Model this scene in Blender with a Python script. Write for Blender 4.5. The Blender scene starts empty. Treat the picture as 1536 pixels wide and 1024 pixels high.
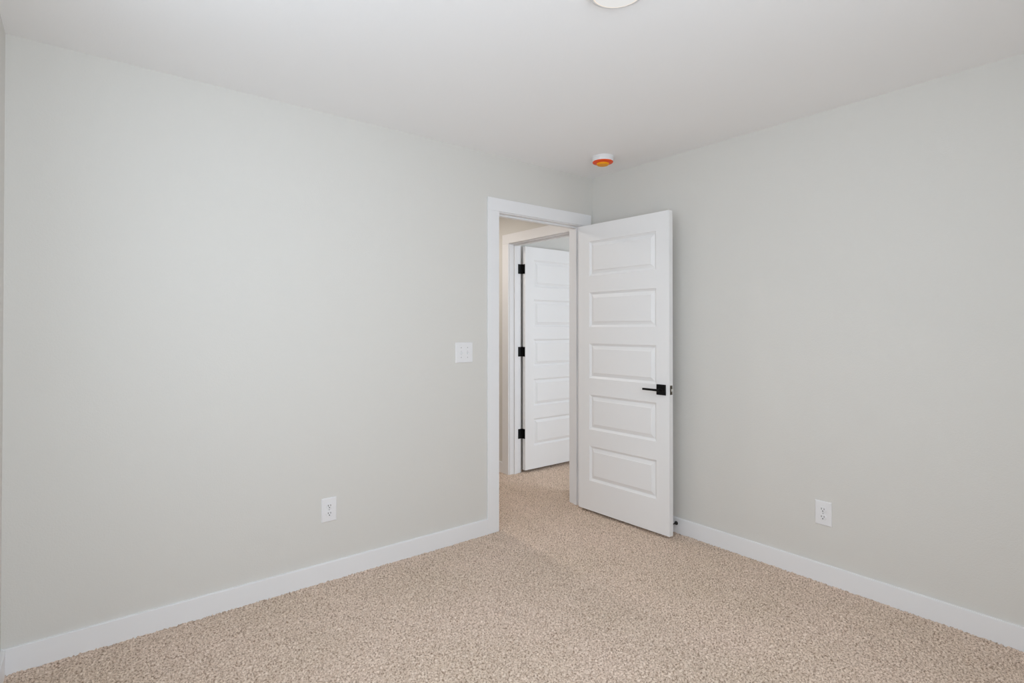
import bpy, bmesh, math
import numpy as np
from mathutils import Vector, Matrix

sc = bpy.context.scene
COL = sc.collection

# ------------------------------------------------------------------ camera
H = 2.44                       # ceiling height
X0, Y0, XL, YB = 3.02, 2.825, -0.229, -0.47   # right wall, doorway wall, left wall, wall behind camera
cam_d = bpy.data.cameras.new('camera')
cam = bpy.data.objects.new('camera', cam_d)
COL.objects.link(cam)
cam.location = (0, 0, 1.3153)
cam.rotation_euler = (math.radians(90.453), 0, math.radians(51.5 - 90))
cam_d.sensor_width = 36
cam_d.lens = 814.64 / 1536 * 36
cam_d.shift_y = -26.6 / 1536
cam_d.clip_start = 0.02
sc.camera = cam

# ------------------------------------------------------------------ world, exposure
sc.view_settings.view_transform = 'Standard'
sc.view_settings.look = 'None'
sc.view_settings.gamma = 1
sc.view_settings.use_curve_mapping = False
sc.view_settings.exposure = 0.0
sc.cycles.max_bounces = 16
sc.cycles.diffuse_bounces = 12
sc.cycles.use_denoising = True
w = bpy.data.worlds.new('daylight'); sc.world = w
w.use_nodes = True
bg = w.node_tree.nodes['Background']
bg.inputs['Color'].default_value = (0.90, 0.975, 1.05, 1)
SKY = 0.45
bg.inputs['Strength'].default_value = SKY

# strengths of the side window and the added back and far windows, lamp wattages
E_SIDE, E_BACK, E_ROOM, E_HALL, E_FAR = 18.6, 48.8, 1.6, 10.5, 52.0
DAY = (0.885, 0.963, 1.065)
WY0, WY1, WZ0, WZ1 = 0.55, 1.90, 1.05, 2.25    # window in the wall left of the camera
VX0, VX1, VZ0, VZ1 = -0.13, 1.25, 0.85, 2.27                          # unseen window behind the camera, added for fill

def light(name, kind, loc, energy, color, rot=(0, 0, 0), **kw):
    d = bpy.data.lights.new(name, kind); d.energy = energy; d.color = color
    for k, v in kw.items(): setattr(d, k, v)
    o = bpy.data.objects.new(name, d); COL.objects.link(o)
    o.location = loc; o.rotation_euler = rot
    return o
light('side_window_daylight', 'AREA', (XL - 0.15, (WY0 + WY1) / 2, (WZ0 + WZ1) / 2), E_SIDE, DAY,
      rot=(math.radians(90), 0, math.radians(-90)), shape='RECTANGLE', size=WY1 - WY0, size_y=WZ1 - WZ0)
light('back_fill_light', 'AREA', ((VX0 + VX1) / 2, YB - 0.15, (VZ0 + VZ1) / 2), E_BACK, DAY,  # added fill from behind the camera, lifts the corners
      rot=(math.radians(90), 0, 0), shape='RECTANGLE', size=VX1 - VX0, size_y=VZ1 - VZ0)

light('far_room_fill_light', 'AREA', (4.55, 0.7 - 0.15, 1.45), E_FAR, DAY,  # added soft source that brightens the far door leaf
      rot=(math.radians(90), 0, 0), shape='RECTANGLE', size=1.3, size_y=1.4)

# ------------------------------------------------------------------ materials
def mat(name, color, rough=0.5, bump=None, spec=0.5, metallic=0.0):
    m = bpy.data.materials.new(name); m.use_nodes = True
    nt = m.node_tree; b = nt.nodes['Principled BSDF']
    b.inputs['Base Color'].default_value = (*color, 1)
    b.inputs['Roughness'].default_value = rough
    b.inputs['Metallic'].default_value = metallic
    b.inputs['Specular IOR Level'].default_value = spec
    tc = nt.nodes.new('ShaderNodeTexCoord')
    n = nt.nodes.new('ShaderNodeTexNoise')
    n.inputs['Scale'].default_value = bump[0] if bump else 300
    n.inputs['Detail'].default_value = 3
    bp = nt.nodes.new('ShaderNodeBump')
    bp.inputs['Strength'].default_value = bump[1] if bump else 0.02
    bp.inputs['Distance'].default_value = bump[2] if bump else 0.0005
    nt.links.new(tc.outputs['Object'], n.inputs['Vector'])
    nt.links.new(n.outputs['Fac'], bp.inputs['Height'])
    nt.links.new(bp.outputs['Normal'], b.inputs['Normal'])
    return m

M_wall = mat('grey_wall_paint', (0.685, 0.674, 0.644), 0.75, (170, 0.45, 0.0014), 0.25)
M_ceil = mat('ceiling_paint', (0.890, 0.893, 0.900), 0.85, (120, 0.3, 0.0012), 0.2)
M_trim = mat('white_trim_paint', (0.825, 0.83, 0.845), 0.38, (90, 0.05, 0.0006), 0.4)
M_door = mat('white_door_paint', (0.845, 0.847, 0.853), 0.42, (140, 0.05, 0.0006), 0.4)
M_black = mat('matte_black_metal', (0.004, 0.004, 0.004), 0.5, None, 0.18)
M_bronze = mat('dark_bronze', (0.035, 0.033, 0.03), 0.4, None, 0.5, 0.6)
M_latch = mat('latch_plate_metal', (0.10, 0.085, 0.065), 0.35, None, 0.5, 0.8)
M_steel = mat('satin_steel', (0.75, 0.74, 0.72), 0.25, None, 0.5, 1.0)
M_plas = mat('white_plastic', (0.80, 0.80, 0.815), 0.32, None, 0.45)
M_slot = mat('dark_slot', (0.03, 0.03, 0.03), 0.6)
M_screw = mat('painted_screw', (0.45, 0.45, 0.46), 0.4)
M_orange = mat('orange_plastic', (0.86, 0.085, 0.010), 0.45, None, 0.3)
M_yellow = mat('amber_plastic', (0.90, 0.36, 0.002), 0.45, None, 0.3)
M_rubber = mat('white_rubber', (0.6, 0.6, 0.6), 0.7)
M_frame = mat('white_vinyl', (0.7, 0.7, 0.7), 0.4)

def emit_mat(name, color, strength):
    m = bpy.data.materials.new(name); m.use_nodes = True
    b = m.node_tree.nodes['Principled BSDF']
    b.inputs['Base Color'].default_value = (0.02, 0.02, 0.02, 1)
    b.inputs['Specular IOR Level'].default_value = 0.1
    b.inputs['Emission Color'].default_value = (*color, 1)
    b.inputs['Emission Strength'].default_value = strength
    return m

def glass_mat():
    m = bpy.data.materials.new('window_glass'); m.use_nodes = True
    nt = m.node_tree; nt.nodes.remove(nt.nodes['Principled BSDF'])
    out = nt.nodes['Material Output']
    t = nt.nodes.new('ShaderNodeBsdfTransparent'); t.inputs[0].default_value = (0.96, 0.97, 0.97, 1)
    g = nt.nodes.new('ShaderNodeBsdfGlossy'); g.inputs['Roughness'].default_value = 0.02
    mx = nt.nodes.new('ShaderNodeMixShader'); mx.inputs[0].default_value = 0.06
    nt.links.new(t.outputs[0], mx.inputs[1]); nt.links.new(g.outputs[0], mx.inputs[2])
    nt.links.new(mx.outputs[0], out.inputs[0])
    return m
M_glass = glass_mat()

def carpet_mat():
    m = bpy.data.materials.new('beige_carpet'); m.use_nodes = True
    nt = m.node_tree; b = nt.nodes['Principled BSDF']
    b.inputs['Roughness'].default_value = 0.95
    b.inputs['Specular IOR Level'].default_value = 0.1
    tc = nt.nodes.new('ShaderNodeTexCoord')
    # flecked yarn, tan to brown; the dark end also paints shade between tufts
    n1 = nt.nodes.new('ShaderNodeTexNoise'); n1.inputs['Scale'].default_value = 125; n1.inputs['Detail'].default_value = 4
    n1.inputs['Roughness'].default_value = 0.65
    r = nt.nodes.new('ShaderNodeValToRGB')
    r.color_ramp.elements[0].position = 0.34; r.color_ramp.elements[0].color = (0.27, 0.19, 0.135, 1)
    r.color_ramp.elements[1].position = 0.64; r.color_ramp.elements[1].color = (0.90, 0.765, 0.655, 1)
    e = r.color_ramp.elements.new(0.5); e.color = (0.72, 0.575, 0.47, 1)
    n2 = nt.nodes.new('ShaderNodeTexNoise'); n2.inputs['Scale'].default_value = 2.2; n2.inputs['Detail'].default_value = 3
    r2 = nt.nodes.new('ShaderNodeValToRGB')
    r2.color_ramp.elements[0].position = 0.3; r2.color_ramp.elements[0].color = (0.95, 0.95, 0.93, 1)
    r2.color_ramp.elements[1].position = 0.7; r2.color_ramp.elements[1].color = (1.03, 1.02, 1.03, 1)
    mx = nt.nodes.new('ShaderNodeMix'); mx.data_type = 'RGBA'; mx.blend_type = 'MULTIPLY'
    mx.inputs['Factor'].default_value = 1.0
    n3 = nt.nodes.new('ShaderNodeTexNoise'); n3.inputs['Scale'].default_value = 420; n3.inputs['Detail'].default_value = 2
    bp = nt.nodes.new('ShaderNodeBump'); bp.inputs['Strength'].default_value = 0.8; bp.inputs['Distance'].default_value = 0.002
    L = nt.links.new
    for n in (n1, n2, n3): L(tc.outputs['Object'], n.inputs['Vector'])
    L(n1.outputs['Fac'], r.inputs[0]); L(n2.outputs['Fac'], r2.inputs[0])
    L(r.outputs[0], mx.inputs[6]); L(r2.outputs[0], mx.inputs[7])
    L(mx.outputs[2], b.inputs['Base Color'])
    L(n3.outputs['Fac'], bp.inputs['Height']); L(bp.outputs['Normal'], b.inputs['Normal'])
    return m
M_carpet = carpet_mat()

# ------------------------------------------------------------------ helpers
def obj(name, bm, m, parent=None, smooth=False):
    me = bpy.data.meshes.new(name)
    bmesh.ops.recalc_face_normals(bm, faces=bm.faces)
    if smooth:
        for f in bm.faces: f.smooth = True
    bm.to_mesh(me); bm.free()
    if smooth: me.set_sharp_from_angle(angle=math.radians(35))
    me.materials.append(m)
    o = bpy.data.objects.new(name, me); COL.objects.link(o)
    if parent: o.parent = parent
    return o

def add_box(bm, x0, x1, y0, y1, z0, z1, bevel=0.0, seg=2):
    r = bmesh.ops.create_cube(bm, size=1)
    vs = r['verts']
    for v in vs:
        v.co = Vector((x0 + (v.co.x + .5) * (x1 - x0), y0 + (v.co.y + .5) * (y1 - y0), z0 + (v.co.z + .5) * (z1 - z0)))
    if bevel:
        es = list({e for v in vs for e in v.link_edges})
        bmesh.ops.bevel(bm, geom=es, offset=bevel, segments=seg, affect='EDGES', profile=0.5)
    return vs

def box(*a, bevel=0.0):
    bm = bmesh.new(); add_box(bm, *a, bevel=bevel); return bm

def add_lathe(bm, prof, mtx=Matrix(), seg=48):
    rings = []
    for r, z in prof:
        if r < 1e-6: rings.append([bm.verts.new(mtx @ Vector((0, 0, z)))])
        else: rings.append([bm.verts.new(mtx @ Vector((r * math.cos(2 * math.pi * k / seg), r * math.sin(2 * math.pi * k / seg), z))) for k in range(seg)])
    for a, b in zip(rings, rings[1:]):
        for k in range(seg):
            k2 = (k + 1) % seg
            if len(a) == 1 and len(b) > 1: bm.faces.new((a[0], b[k], b[k2]))
            elif len(b) == 1 and len(a) > 1: bm.faces.new((a[k], a[k2], b[0]))
            elif len(a) > 1: bm.faces.new((a[k], a[k2], b[k2], b[k]))

def lathe(prof, mtx=Matrix(), seg=48):
    bm = bmesh.new(); add_lathe(bm, prof, mtx, seg); return bm

def tag(o, label=None, cat=None, kind=None, group=None):
    if label: o['label'] = label
    if cat: o['category'] = cat
    if kind: o['kind'] = kind
    if group: o['group'] = group
    return o

def struct(name, bm, m, label, cat):
    return tag(obj(name, bm, m), label, cat, 'structure')

def empty(name, loc, label, cat, kind=None, group=None, rotz=0):
    o = bpy.data.objects.new(name, None); COL.objects.link(o)
    o.empty_display_size = 0.1
    o.location = loc; o.rotation_euler = (0, 0, rotz)
    return tag(o, label, cat, kind, group)

# ------------------------------------------------------------------ dimensions of the setting
T = 0.1165                       # wall thickness
Y1 = Y0 + T                      # hall face of the doorway wall
HX0, HY1 = 1.15, 5.1             # hall
TF = 0.122                        # thickness of the wall between hall and far room
FX0, FX1, FY0, FY1 = X0 + TF, 5.9, 0.7, 3.90   # room beyond the hall
JL, JR, ZJ = 2.135, 2.901, 2.069 # jamb faces, underside of the head jamb
QL, QR = 3.828, 3.062            # far doorway jamb faces (y)
J = 0.018                        # jamb board thickness
CW, CT = 0.089, 0.014            # casing
ZC = ZJ + 0.005 + 0.084

# floor: carpet pile modelled as relief
def carpet():
    s = 0.0042
    xs = np.arange(XL - 0.02, FX1 + 0.02, s); ys = np.arange(YB - 0.02, HY1 + 0.02, s)
    rng = np.random.default_rng(7)
    N = 1024
    def band(lo, hi):
        n = rng.standard_normal((N, N))
        f = np.fft.fftfreq(N, s); F = np.hypot(*np.meshgrid(f, f))
        g = np.fft.ifft2(np.fft.fft2(n) * np.exp(-((F - lo) / hi) ** 2)).real
        return g / g.std()
    a = band(42, 18); c = band(80, 30)
    ridge = 1 - np.minimum(np.abs(a), 1.6) / 0.8
    h = 0.0034 * ridge + 0.0015 * c - 0.001
    ix = np.arange(len(xs)) % N; iy = np.arange(len(ys)) % N
    Z = h[np.ix_(ix, iy)]
    # nearly dead-flat where nothing of it can be seen: coarse areas use one big cell
    X, Y = np.meshgrid(xs, ys, indexing='ij')
    nx, ny = X.shape
    jx = (rng.random(X.shape) - .5) * s * 0.5; jy = (rng.random(X.shape) - .5) * s * 0.5
    cx, cy = X[:-1, :-1], Y[:-1, :-1]
    keep = ((cx > XL - .01) & (cx < X0 + 0.0) & (cy > 0.35) & (cy < Y0 + 0.0))
    keep |= ((cx > JL - 0.02) & (cx < JR + 0.02) & (cy >= Y0 - .01) & (cy < Y1 + .01))
    keep |= ((cx > 1.9) & (cx < X0) & (cy > Y1 - .0) & (cy < 4.6))
    keep |= ((cx >= X0 - .01) & (cx < 4.3) & (cy > QR - .02) & (cy < FY1))
    I = np.arange(nx * ny).reshape(nx, ny)
    q = np.stack([I[:-1, :-1][keep], I[1:, :-1][keep], I[1:, 1:][keep], I[:-1, 1:][keep]], 1)
    used = np.unique(q); rem = np.full(nx * ny, -1); rem[used] = np.arange(len(used))
    V = np.stack([(X + jx).ravel()[used], (Y + jy).ravel()[used], Z.ravel()[used]], 1)
    q = rem[q]
    # coarse rest
    rects = [(XL - .02, X0 + .02, YB - .02, 0.36), (1.1, 1.91, Y1 - .02, HY1 + .02), (1.9, X0 + .02, 4.59, HY1 + .02),
             (X0 - .01, FX1 + .02, FY0 - .02, QR), (4.29, FX1 + .02, QR, FY1 + .02)]
    for x0, x1, y0, y1 in rects:
        n = len(V)
        V = np.vstack([V, [(x0, y0, 0), (x1, y0, 0), (x1, y1, 0), (x0, y1, 0)]])
        q = np.vstack([q, [[n, n + 1, n + 2, n + 3]]])
    me = bpy.data.meshes.new('floor')
    me.vertices.add(len(V)); me.vertices.foreach_set('co', V.astype(np.float32).ravel())
    me.loops.add(q.size); me.loops.foreach_set('vertex_index', q.astype(np.int32).ravel())
    me.polygons.add(len(q)); me.polygons.foreach_set('loop_start', np.arange(0, q.size, 4, dtype=np.int32))
    me.update(calc_edges=True)
    me.shade_smooth()
    me.materials.append(M_carpet)
    o = bpy.data.objects.new('floor', me); COL.objects.link(o)
    return tag(o, 'beige flecked cut-pile carpet, tuft shade painted in its colour, covering the bedroom floor and the hall', 'floor', 'structure')
carpet()

struct('ceiling', box(XL - .12, FX1 + .12, YB - .12, HY1 + .12, H, H + .1), M_ceil,
       'flat off-white painted ceiling above the grey walls', 'ceiling')

def wall(name, label, boxes, m=M_wall):
    bm = bmesh.new()
    for b in boxes: add_box(bm, *b)
    return struct(name, bm, m, label, 'wall')
Zf = -0.02
wall('wall_left', 'long light grey wall on the left with the open doorway in it',
     [(XL, JL - J, Y0, Y1, Zf, H), (JR + J, X0, Y0, Y1, Zf, H), (JL - J, JR + J, Y0, Y1, ZJ + J, H)])
wall('wall_right', 'light grey wall on the right behind the open white door',
     [(X0, FX0, YB, QR - J, Zf, H), (X0, FX0, QL + J, HY1, Zf, H), (X0, FX0, QR - J, QL + J, ZJ + J, H)])
wall('wall_side', 'sliver of grey wall at the far left edge of the photo',
     [(XL - T, XL, YB, WY0, Zf, H), (XL - T, XL, WY1, Y1, Zf, H), (XL - T, XL, WY0, WY1, Zf, WZ0), (XL - T, XL, WY0, WY1, WZ1, H)])
wall('wall_back', 'grey wall opposite the doorway wall', [(XL - T, VX0, YB - T, YB, Zf, H), (VX1, X0 + T, YB - T, YB, Zf, H),
      (VX0, VX1, YB - T, YB, Zf, VZ0), (VX0, VX1, YB - T, YB, VZ1, H)])
wall('wall_hall_left', 'grey wall on the near side of the hall outside the doorway', [(HX0 - T, HX0, Y1, HY1, Zf, H)])
wall('wall_hall_end', 'grey wall closing the far end of the hall', [(HX0 - T, X0 + T, HY1, HY1 + T, Zf, H)])
wall('wall_far_room', 'pale grey wall above the white door in the room beyond the hall',
     [(FX0, FX1, FY1, FY1 + T, Zf, H), (FX1, FX1 + T, FY0 - T, FY1 + T, Zf, H), (FX0, 3.9, FY0 - T, FY0, Zf, H), (5.2, FX1, FY0 - T, FY0, Zf, H),
      (3.9, 5.2, FY0 - T, FY0, Zf, .75), (3.9, 5.2, FY0 - T, FY0, 2.15, H)])

# baseboards
BH = 0.0972
def baseboard(name, label, runs):
    bm = bmesh.new()
    for x0, x1, y0, y1, side in runs:
        vs = add_box(bm, x0, x1, y0, y1, -0.012, BH)
        # ease the top front edge
        bm.edges.ensure_lookup_table()
        ed = []
        for e in {e for v in vs for e in v.link_edges}:
            a, b = e.verts
            if a.co.z > BH - 1e-5 and b.co.z > BH - 1e-5:
                mid = (a.co + b.co) / 2
                t = {'-y': mid.y < y0 + 1e-5, '+y': mid.y > y1 - 1e-5, '-x': mid.x < x0 + 1e-5, '+x': mid.x > x1 - 1e-5}[side]
                if t: ed.append(e)
        bmesh.ops.bevel(bm, geom=ed, offset=0.003, segments=2, affect='EDGES')
    return struct(name, bm, M_trim, label, 'baseboard')
B = CT - .001
baseboard('baseboard_left', 'white flat baseboard along the foot of the doorway wall', [(XL, JL - .005 - CW, Y0 - B, Y0, '-y')])
baseboard('baseboard_right', 'white flat baseboard along the foot of the right wall behind the door', [(X0 - B, X0, YB + B, Y0 - CT - .002, '-x')])
baseboard('baseboard_side', 'white baseboard on the narrow wall at the far left', [(XL, XL + B, YB + B, Y0 - B - .001, '+x')])
baseboard('baseboard_back', 'white baseboard along the wall opposite the doorway', [(XL, X0, YB, YB + B, '+y')])
baseboard('baseboard_hall', 'white baseboard in the hall left of the far doorway',
          [(X0 - B, X0, QL + .005 + CW, HY1 - B, '-x'), (HX0, X0, HY1 - B, HY1, '-y'), (HX0, HX0 + B, Y1 + B, HY1 - B, '+x'),
           (HX0, JL - .005 - CW, Y1, Y1 + B, '+y')])
baseboard('baseboard_far_room', 'white baseboard in the room beyond the hall', [(FX0 + .1, FX1 - B, FY1 - B, FY1, '-y'), (FX1 - B, FX1, FY0, FY1, '-x')])

# ------------------------------------------------------------------ door frames
def frame(name, label, loc, rotz, W, T):
    """local x runs along the opening 0..W, local y through the wall 0..T (0 = side with the door leaf)"""
    t = empty(name, loc, label, 'door frame', 'structure', rotz=rotz)
    e = 0.0006
    for s in (0, 1):
        x = (-J, 0) if s == 0 else (W, W + J)
        obj('jamb', box(x[0], x[1], -0.0005, T + .0005, 0.0, ZJ + J - .0005, bevel=.0012), M_trim, t)
        x = (0, .011) if s == 0 else (W - .011, W)
        obj('door_stop_strip', box(x[0], x[1], .040, .074, 0.0, ZJ - .011, bevel=.002), M_trim, t)
    obj('head_jamb', box(0, W, -0.0005, T + .0005, ZJ, ZJ + J - .0005, bevel=.0012), M_trim, t)
    obj('door_stop_strip', box(0, W, .040, .074, ZJ - .011, ZJ, bevel=.002), M_trim, t)
    for y0, y1 in ((-CT, -e), (T + e, T + CT)):
        r = .005
        obj('side_casing', box(-r - CW, -r, y0, y1, 0.0, ZJ + r, bevel=.0015), M_trim, t)
        obj('side_casing', box(W + r, W + r + CW, y0, y1, 0.0, ZJ + r, bevel=.0015), M_trim, t)
        obj('head_casing', box(-r - CW, W + r + CW, y0, y1, ZJ + r + .0003, ZC, bevel=.0015), M_trim, t)
    return t
frame('trim_1', 'white flat casing and jamb around the near doorway', (JL, Y0, 0), 0, JR - JL, T)
# far frame: leaf hangs on the room side (x = FX0), local y points back toward the hall (-x)
frame('trim_2', 'white casing seen through the doorway around the far doorway', (FX0, QR, 0), math.pi / 2, QL - QR, TF)

# ------------------------------------------------------------------ five-panel door leaf
LW, LH, LT = 0.762, 2.032, 0.038
def leaf_mesh(T_):
    """local x 0..LW from hinge edge, y 0..T_, z 0..LH; moulded panels on both faces"""
    bm = bmesh.new()
    xs = [0, 0.104, 0.104 + 0.562, LW]
    zt = [LH]
    top = LH - 0.118
    for k in range(5):
        zt += [top - 0.364 * k, top - 0.364 * k - 0.247]
    zt.append(0)
    zs = sorted(zt)
    cache = {}
    def V(x, y, z):
        k = (round(x, 5), round(y, 5), round(z, 5))
        if k not in cache: cache[k] = bm.verts.new(k)
        return cache[k]
    for yb, sg in ((0, 1), (T_, -1)):
        for i in range(3):
            for j in range(len(zs) - 1):
                x0, x1, z0, z1 = xs[i], xs[i + 1], zs[j], zs[j + 1]
                if i == 1 and j % 2 == 1:
                    rings = [(0, 0), (.002, .0040), (.014, .0120), (.017, .0120), (.038, .0035), (.0395, .0008), (.040, .0006)]
                    prev = None
                    for ins, dep in rings:
                        c = [V(x0 + ins, yb + sg * dep, z0 + ins), V(x1 - ins, yb + sg * dep, z0 + ins),
                             V(x1 - ins, yb + sg * dep, z1 - ins), V(x0 + ins, yb + sg * dep, z1 - ins)]
                        if prev:
                            for k in range(4): bm.faces.new((prev[k], prev[(k + 1) % 4], c[(k + 1) % 4], c[k]))
                        prev = c
                    bm.faces.new(prev)
                else:
                    bm.faces.new((V(x0, yb, z0), V(x1, yb, z0), V(x1, yb, z1), V(x0, yb, z1)))
    for j in range(len(zs) - 1):
        for x in (0, LW): bm.faces.new((V(x, 0, zs[j]), V(x, T_, zs[j]), V(x, T_, zs[j + 1]), V(x, 0, zs[j + 1])))
    for i in range(3):
        for z in (0, LH): bm.faces.new((V(xs[i], 0, z), V(xs[i + 1], 0, z), V(xs[i + 1], T_, z), V(xs[i], T_, z)))
    # crisp but eased long outer edges
    ed = []
    for e in bm.edges:
        a, b = e.verts[0].co, e.verts[1].co
        if abs(a.x - b.x) < 1e-6 and abs(a.y - b.y) < 1e-6 and (a.x in (0,) or abs(a.x - LW) < 1e-5): ed.append(e)
    bmesh.ops.bevel(bm, geom=ed, offset=.0012, segments=1, affect='EDGES')
    return bm

def handle_set(parent, x, z, yface, sg):
    """square rosette and straight lever; yface = face position, sg = outward sign along y"""
    h = obj('door_handle', box(x - .033, x + .033, min(yface, yface + sg * .008), max(yface, yface + sg * .008), z - .033, z + .033, bevel=.0015), M_black, parent)
    m = Matrix.Translation((x, yface + sg * .008, z)) @ Matrix.Rotation(-sg * math.pi / 2, 4, 'X')
    obj('handle_neck', lathe([(0, 0), (.0125, 0), (.0125, .003), (.0095, .006), (.0095, .034), (0, .034)], m, 24), M_black, h, smooth=True)
    y = yface + sg * .046
    obj('lever', box(x - .110, x + .011, y - .006, y + .006, z - .0065, z + .0065, bevel=.0022), M_black, h)
    return h

def door(name, label, loc, rotz, both=True):
    d = empty(name, loc, label, 'door', 'structure', rotz=rotz)
    obj('door_panel', leaf_mesh(LT), M_door, d)
    hx, hz = LW - .057, 0.908
    handle_set(d, hx, hz, 0, -1)
    if both: handle_set(d, hx, hz, LT, 1)
    lp = obj('latch_plate', box(LW - .0004, LW + .0012, LT / 2 - .0125, LT / 2 + .0125, hz - .029, hz + .029, bevel=.0005), M_latch, d)
    bm = bmesh.new()
    prof = [(LT / 2 - .006, .001), (LT / 2 - .006, .009), (LT / 2 + .001, .009), (LT / 2 + .0065, .001)]
    a = [bm.verts.new((LW + p[1], p[0], hz - .008)) for p in prof]; b = [bm.verts.new((LW + p[1], p[0], hz + .008)) for p in prof]
    bm.faces.new(a); bm.faces.new(b)
    for k in range(4): bm.faces.new((a[k], a[(k + 1) % 4], b[(k + 1) % 4], b[k]))
    tag(obj('latch_bolt', bm, M_steel, lp), 'silver latch bolt')
    return d

# near door, opened about 92 degrees against the right wall.
# local +x runs from the hinge toward the free end, local y=0 is the face we see, y=LT the face toward the wall
e = 0.0323
AX, AY, AZ = 2.8435, 2.7965, 0.0195
d1 = door('door_1', 'open white five-panel door with a black lever handle, hinged beside the corner', (0, 0, 0), 0)
ux, uy = math.sin(e), -math.cos(e)      # along the leaf
d1.location = (AX, AY, AZ); d1.rotation_euler = (0, 0, math.atan2(uy, ux))
# local +y is then (cos e, sin e): away from the camera, toward the right wall

# far door: opened 90 degrees into the far room, local y=0 face looks at the hall side (-y world)
GX, GY, GZ = 3.1627, 3.783, 0.026
d2 = door('door_2', 'white five-panel door with black hinges standing open beyond the hall', (GX, GY, GZ), 0, both=False)

# hinges: plates and knuckles
def hinges(d, px, py, zs, plate_world):
    for z in zs:
        m = Matrix.Translation((px, py, z - .044))
        h = obj('hinge', lathe([(0, 0), (.0055, 0), (.0062, .002), (.0062, .086), (.0055, .088), (0, .088)], m, 20), M_black, d, smooth=True)
        for k, b in enumerate(plate_world(z)):
            obj('hinge_plate', box(*b, bevel=.0006), M_black, h)
# far door (its empty is not rotated): local = world - (GX, GY, GZ)
def far_plates(z):
    yj = QL - GY
    return [(3.115 - GX, 3.1560 - GX, yj - .0025, yj - .0004, z - .044, z + .044),
            (-.0022, -.0002, .002, LT + .002, z - .044, z + .044)]
hinges(d2, 3.1572 - GX, 3.8215 - GY, [1.853 - GZ, 1.100 - GZ, 0.354 - GZ], far_plates)
def near_plates(z):
    return [(-.0022, -.0002, .002, LT, z - .044, z + .044), (-.0115, -.0022, LT + .002, LT + .004, z - .044, z + .044)]
hinges(d1, -0.0035, LT + .0065, [1.83, 1.10, 0.30], near_plates)

# door stop on the right baseboard
ds = empty('door_stop', (X0 - B, 2.083, 0.063), 'small dark door stop screwed to the right baseboard behind the open door', 'door stop')
m = Matrix.Rotation(-math.pi / 2, 4, 'Y')
obj('mounting_flange', lathe([(0, 0), (.0125, 0), (.0125, .002), (.0085, .010), (.0042, .017), (0, .017)], m, 28), M_bronze, ds, smooth=True)
obj('rod', lathe([(0, .015), (.0038, .015), (.0038, .062), (0, .062)], m, 20), M_bronze, ds, smooth=True)
obj('rubber_tip', lathe([(0, .060), (.0075, .060), (.008, .063), (.008, .070), (.006, .073), (0, .073)], m, 24), M_rubber, ds, smooth=True)

# ------------------------------------------------------------------ electrical plates (local: x across, y out of the wall toward -y, z up)
def pillow(w_, h_, t_, fr=.004):
    bm = bmesh.new()
    def ring(i, y): return [bm.verts.new((sx * (w_ / 2 - i), y, sz * (h_ / 2 - i))) for sx, sz in ((-1, -1), (1, -1), (1, 1), (-1, 1))]
    rs = [ring(0, 0), ring(0, -t_ * .35), ring(.0012, -t_ * .75), ring(fr, -t_)]
    for a, b in zip(rs, rs[1:]):
        for k in range(4): bm.faces.new((a[k], a[(k + 1) % 4], b[(k + 1) % 4], b[k]))
    bm.faces.new(rs[-1]); bm.faces.new(rs[0])
    return bm

def screw(parent, x, z, y):
    bm = lathe([(0, 0), (.0034, 0), (.0030, .0010), (0, .0013)], Matrix.Translation((x, y, z)) @ Matrix.Rotation(math.pi / 2, 4, 'X'), 20)
    return obj('screw', bm, M_screw, parent, smooth=True)

def outlet(label, loc, rotz):
    o = empty('power_outlet', loc, label, 'outlet', group=None, rotz=rotz)
    p = obj('cover_plate', pillow(.080, .124, .0055), M_plas, o)
    for zc in (.0197, -.0197):
        bm = bmesh.new()
        # round receptacle face with flat top and bottom
        pts = []
        for k in range(40):
            a = 2 * math.pi * k / 40
            pts.append((.0172 * math.cos(a), max(-.0142, min(.0142, .0172 * math.sin(a)))))
        a_ = [bm.verts.new((x, -.004, zc + z)) for x, z in pts]; b_ = [bm.verts.new((x, -.0078, zc + z)) for x, z in pts]
        c_ = [bm.verts.new((x * .95, -.0084, zc + z * .95)) for x, z in pts]
        for r0, r1 in ((a_, b_), (b_, c_)):
            for k in range(40): bm.faces.new((r0[k], r0[(k + 1) % 40], r1[(k + 1) % 40], r1[k]))
        bm.faces.new(c_)
        r = obj('receptacle', bm, M_plas, o)
        for x, hh in ((-.0064, .0044), (.0064, .0037)):
            obj('slot', box(x - .0013, x + .0013, -.0088, -.0080, zc + .0035 - hh, zc + .0035 + hh), M_slot, r)
        obj('ground_hole', lathe([(0, 0), (.0028, 0), (.0028, .0006), (0, .0006)], Matrix.Translation((0, -.0082, zc - .0075)) @ Matrix.Rotation(math.pi / 2, 4, 'X'), 20), M_slot, r)
    screw(o, 0, 0, -.0052)
    return o
outlet('white duplex outlet low on the left wall, left of the doorway', (1.0235, Y0, .367), 0)
outlet('white duplex outlet low on the right wall, right of the open door', (X0, 1.204, .357), -math.pi / 2)

def switch(label, loc):
    o = empty('light_switch', loc, label, 'light switch')
    obj('cover_plate', pillow(.1265, .1255, .0055), M_plas, o)
    for i, x in enumerate((-.023, .023)):
        s = obj('toggle_opening', box(x - .0055, x + .0055, -.0060, -.0050, -.0125, .0125, bevel=.0003), mat('toggle_surround', (.72, .72, .73), .4), o)
        bm = bmesh.new()
        up = -1 if i == 0 else -1
        add_box(bm, x - .0042, x + .0042, -.0165, -.004, -.0045, .0045, bevel=.0012)
        for v in bm.verts:
            v.co.z += up * (-(v.co.y) - .004) * .75
        obj('toggle', bm, M_plas, s)
        for z in (-.0302, .0302): screw(o, x, z, -.0052)
    return o
switch('white double toggle light switch on the left wall beside the doorway', (1.866, Y0, 1.164))

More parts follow.
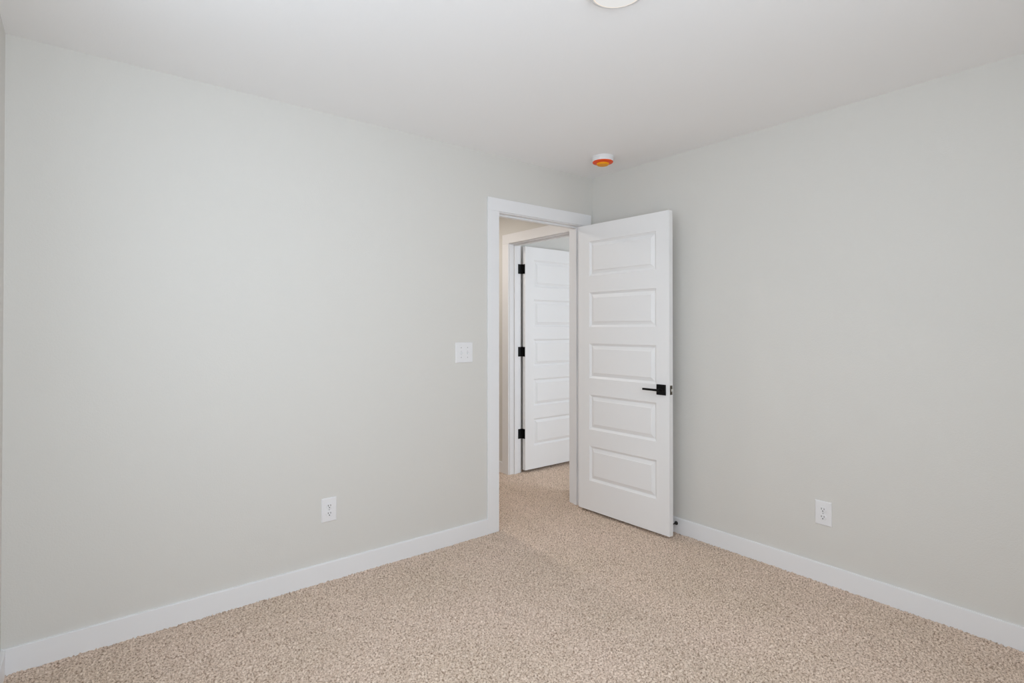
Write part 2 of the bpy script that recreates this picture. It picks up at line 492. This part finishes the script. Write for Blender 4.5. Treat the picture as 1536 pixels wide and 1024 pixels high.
# ------------------------------------------------------------------ smoke detector
sd = empty('smoke_detector', (2.688, 2.419, H), 'white round smoke detector with an orange dust cover on the ceiling near the corner', 'smoke detector')
obj('base', lathe([(0, 0), (.0715, 0), (.0720, -.003), (.0705, -.009), (.0690, -.0105), (.0680, -.028), (.0655, -.033), (0, -.033)]), M_plas, sd, smooth=True)
dc = tag(obj('dust_cover', lathe([(.0640, -.031), (.0665, -.0320), (.0670, -.0350), (.0655, -.0375), (.046, -.0420), (.0415, -.0430), (.0400, -.0430)]), M_orange, sd, smooth=True),
    'orange plastic dust cover flange')
tag(obj('cover_cup', lathe([(.0415, -.0400), (.0405, -.0450), (.0385, -.0515), (.036, -.0535), (0, -.0540)]), M_yellow, dc, smooth=True), 'amber yellow cup of the cover')

# ------------------------------------------------------------------ ceiling lamps
M_lens = emit_mat('lit_lens', (0.96, 0.95, 0.93), 0.80)
M_lens_edge = emit_mat('lit_lens_edge', (1.0, 0.88, 0.76), 0.93)
def lamp(label, loc, lens, edge, watts, col, r=.1015):
    o = empty('ceiling_light', loc, label, 'ceiling light')
    obj('trim_ring', lathe([(0, 0), (r, 0), (r + .0005, -.004), (r - .003, -.011), (r - .014, -.0165), (r - .0165, -.0160), (r - .0165, -.010), (0, -.010)], seg=96), M_frame, o, smooth=True)  # ring is plain white; the duller tone stands in for its shading
    d = obj('diffuser', lathe([(r - .0235, -.0188), (r - .040, -.0210), (0, -.0225)], seg=96), lens, o, smooth=True)
    obj('diffuser_edge', lathe([(r - .0170, -.0150), (r - .0185, -.0175), (r - .0235, -.0188)], seg=96), edge, d, smooth=True)
    if watts:
        light('lamp_light', 'AREA', (loc[0], loc[1], H - .026), watts, col, shape='DISK', size=2 * (r - .02))
    return o
lamp('round flush ceiling light glowing above the middle of the bedroom', (1.386, 1.182, H), M_lens, M_lens_edge, E_ROOM, (1, .93, .84))
lamp('round flush ceiling light in the hall outside the doorway', (2.2, 3.95, H), M_lens, M_lens_edge, E_HALL, (1, .92, .84))

# ------------------------------------------------------------------ window left of the camera, two more added for fill
def window(name, label, loc, rotz, hw, hh):
    wn = empty(name, loc, label, 'window', 'structure', rotz=rotz)
    bm = bmesh.new()
    for b in ((-hw, -hw + .045, 0, hh), (hw - .045, hw, 0, hh), (-hw, hw, 0, .045), (-hw, hw, hh - .045, hh), (-hw, hw, hh / 2 - .02, hh / 2 + .02)):
        add_box(bm, b[0], b[1], -.10, -.05, b[2], b[3])
    obj('window_frame', bm, M_frame, wn)
    obj('glass_pane', box(-hw + .04, hw - .04, -.078, -.074, .04, hh - .04), M_glass, wn)
    obj('window_sill', box(-hw - .04, hw + .04, -.05, .03, -.02, 0, bevel=.003), M_trim, wn)
window('window_1', 'white window in the wall left of the camera', (XL, (WY0 + WY1) / 2, WZ0), -math.pi / 2, (WY1 - WY0) / 2, WZ1 - WZ0)
window('fill_window_back', 'unseen white window added for fill in the wall opposite the doorway', ((VX0 + VX1) / 2, YB, VZ0), 0, (VX1 - VX0) / 2, VZ1 - VZ0)
window('fill_window_far', 'unseen white window added to light the room beyond the hall', (4.55, FY0, .75), 0, .65, 1.4)
